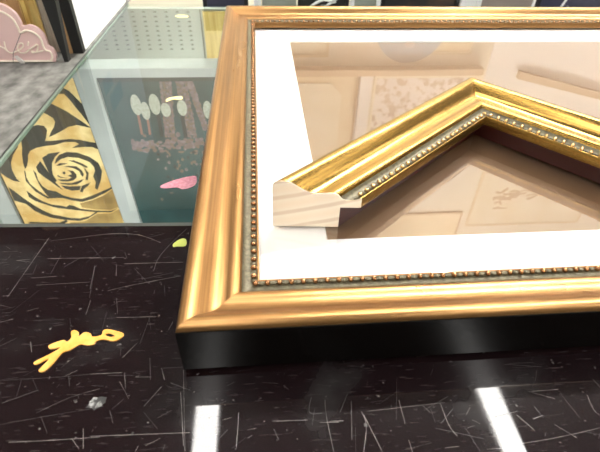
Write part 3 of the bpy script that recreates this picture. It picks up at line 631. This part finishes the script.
wallpanel('wall_picture', .14, .60, .70, 1.30, .03, 'tan', 'large tan picture mirrored at the upper left of the picture glass', 'picture', 'tan2')
wallpanel('wall_picture', .69, 1.29, .715, 1.12, .02, 'map', 'speckled map-like picture mirrored in the picture glass', 'picture', 'cream_art')
wallpanel('wall_picture', .96, 1.20, .40, .60, .02, 'tan', 'small tan picture mirrored right of the grey disc', 'picture', 'cream_art')
wallpanel('wall_picture', 1.50, 2.35, 1.36, 1.83, .02, 'cream_art', 'wide cream picture high on the back wall, mirrored within the corner sample', 'picture', 'tan')
wallpanel('wall_picture', .85, 1.45, 1.70, 1.98, .02, 'tan', 'tan picture close to the ceiling, mirrored at the bottom of the picture glass', 'picture', 'tan2')
sh = wallpanel('wall_shelf', .10, 1.28, .665, .700, .06, 'tan2', 'long tan shelf on the back wall mirrored in the picture glass', 'shelf')
bm = bmesh.new(); box(bm, .605, .672, Y1 - .05, Y1 - .001, .70, 1.65); tag(link('wall_batten', bm, M['wall2w'], None), 'white upright batten on the back wall mirrored left of the speckled picture', 'batten')
bm = bmesh.new(); box(bm, 1.32, 2.80, Y1 - .012, Y1 - .001, .30, 1.30); tag(link('wall_board', bm, M['wall2w'], None), 'large plain white board on the back wall mirrored right of the sample corner', 'board')
# inner cut-corner cream shape on the tan picture
bm = bmesh.new(); prism(bm, [(-.20, .05), (.08, .05), (.14, .12), (.14, .50), (-.20, .50)], -.026, -.019, 'xz')
o = link('cream_shape', bm, M['cream_art'], None); o.parent = [c for c in COL.objects if c.get('label', '').startswith('large tan picture')][0]
ds = thing('wall_disc', 'blue grey round disc mirrored at the top of the picture glass', 'disc', (.85, Y1 - .001, .455))
bm = bmesh.new(); r = bmesh.ops.create_cone(bm, cap_ends=True, segments=48, radius1=.187, radius2=.187, depth=.02, matrix=Matrix.Rotation(PI / 2, 4, 'X')); bmesh.ops.translate(bm, verts=bm.verts, vec=(0, -.0105, 0))
link('disc_plate', bm, M['disc'], ds, 40)
bm = bmesh.new(); ellipsoid(bm, (0, -.026, .09), .028, .008, .016); link('boss', bm, M['metal'], ds, 60)
for o_ in COL.objects:
    if o_.get('label', '').startswith('wide cream picture'):
        bm = bmesh.new(); rn = random.Random(5)
        for k in range(26):
            x = rn.uniform(-.33, .08); z = .18 + (x + .12) * -.35 + rn.gauss(0, .03)
            tube(bm, catmull([(x, -.0135, z), (x + rn.uniform(.01, .04), -.0135, z + rn.uniform(-.02, .02)), (x + rn.uniform(.03, .08), -.0135, z + rn.uniform(-.03, .01))], 3), rn.uniform(.003, .008), 0, 6)
        tag(link('leaf_sketch', bm, M['tan2'], o_), 'brown leaf sketch')
# slanting counter rail on the right of the back wall
bm = bmesh.new(); prism(bm, [(1.50, .69), (2.30, .88), (2.30, .92), (1.50, .73)], Y1 - .04, Y1 - .0125, 'xz')
tag(link('handrail', bm, M['tan2'], None), 'slanting tan rail on the back wall mirrored at the right of the picture glass', 'rail')

bm = bmesh.new(); box(bm, X0, -.10, 1.90, Y1, 1.56, CZ); tag(link('trim_1', bm, M['ceil'], None), kind='structure')  # unseen dark box added to darken the wall's reflection in the ledge
# ceiling lamps: long strips running away from the viewer
def lamp(x, y0, y1, label):
    t_ = thing('strip_lamp', label, 'ceiling light', (x, (y0 + y1) / 2, CZ - .004), 0, 'strip lamps on the ceiling'); h_ = (y1 - y0) / 2
    bm = bmesh.new(); box(bm, -.065, .065, -h_, h_, -.030, 0); link('housing', bm, M['lamp_body'], t_)
    bm = bmesh.new(); box(bm, -.056, .056, -h_ + .01, h_ - .01, -.045, -.0305, 0, .003); link('diffuser', bm, M['lamp'], t_)
lamp(-1.84, -2.2, 1.85, 'long strip lamp on the ceiling left of the counter')  # unseen lamp added to raise the light level
lamp(-.275, -2.2, 1.85, 'long strip lamp mirrored left of centre in the black ledge')
lamp(1.275, -2.2, 2.05, 'long strip lamp mirrored at the right of the black ledge')
lamp(2.75, -2.2, 2.05, 'long strip lamp on the ceiling far right of the counter')  # added like the far left one, for overall light level
t_ = thing('wall_lamp', 'strip lamp close to the back wall, above the mirrored pictures', 'ceiling light', (1.35, 1.45, CZ - .004))  # added lamp, boosts the wall mirrored in the picture glass
bm = bmesh.new(); box(bm, -1.1, 1.1, -.05, .05, -.03, 0); link('housing', bm, M['lamp_body'], t_)
bm = bmesh.new(); box(bm, -1.09, 1.09, -.045, .045, -.045, -.0305, 0, .003); link('diffuser', bm, M['lamp_wall'], t_)
for m_, s_ in ((M['lamp'], LAMP), (M['led'], CASE_FILL), (M['lamp_wall'], WALL_FILL)):
    m_.node_tree.nodes['Principled BSDF'].inputs['Emission Strength'].default_value = s_

w = bpy.data.worlds.new('world'); SC.world = w; w.use_nodes = True
w.node_tree.nodes['Background'].inputs['Color'].default_value = (.9, .92, 1, 1); w.node_tree.nodes['Background'].inputs['Strength'].default_value = .3
SC.view_settings.view_transform = 'Standard'; SC.view_settings.look = 'None'; SC.view_settings.gamma = 1
SC.view_settings.use_curve_mapping = False; SC.view_settings.exposure = EXPO
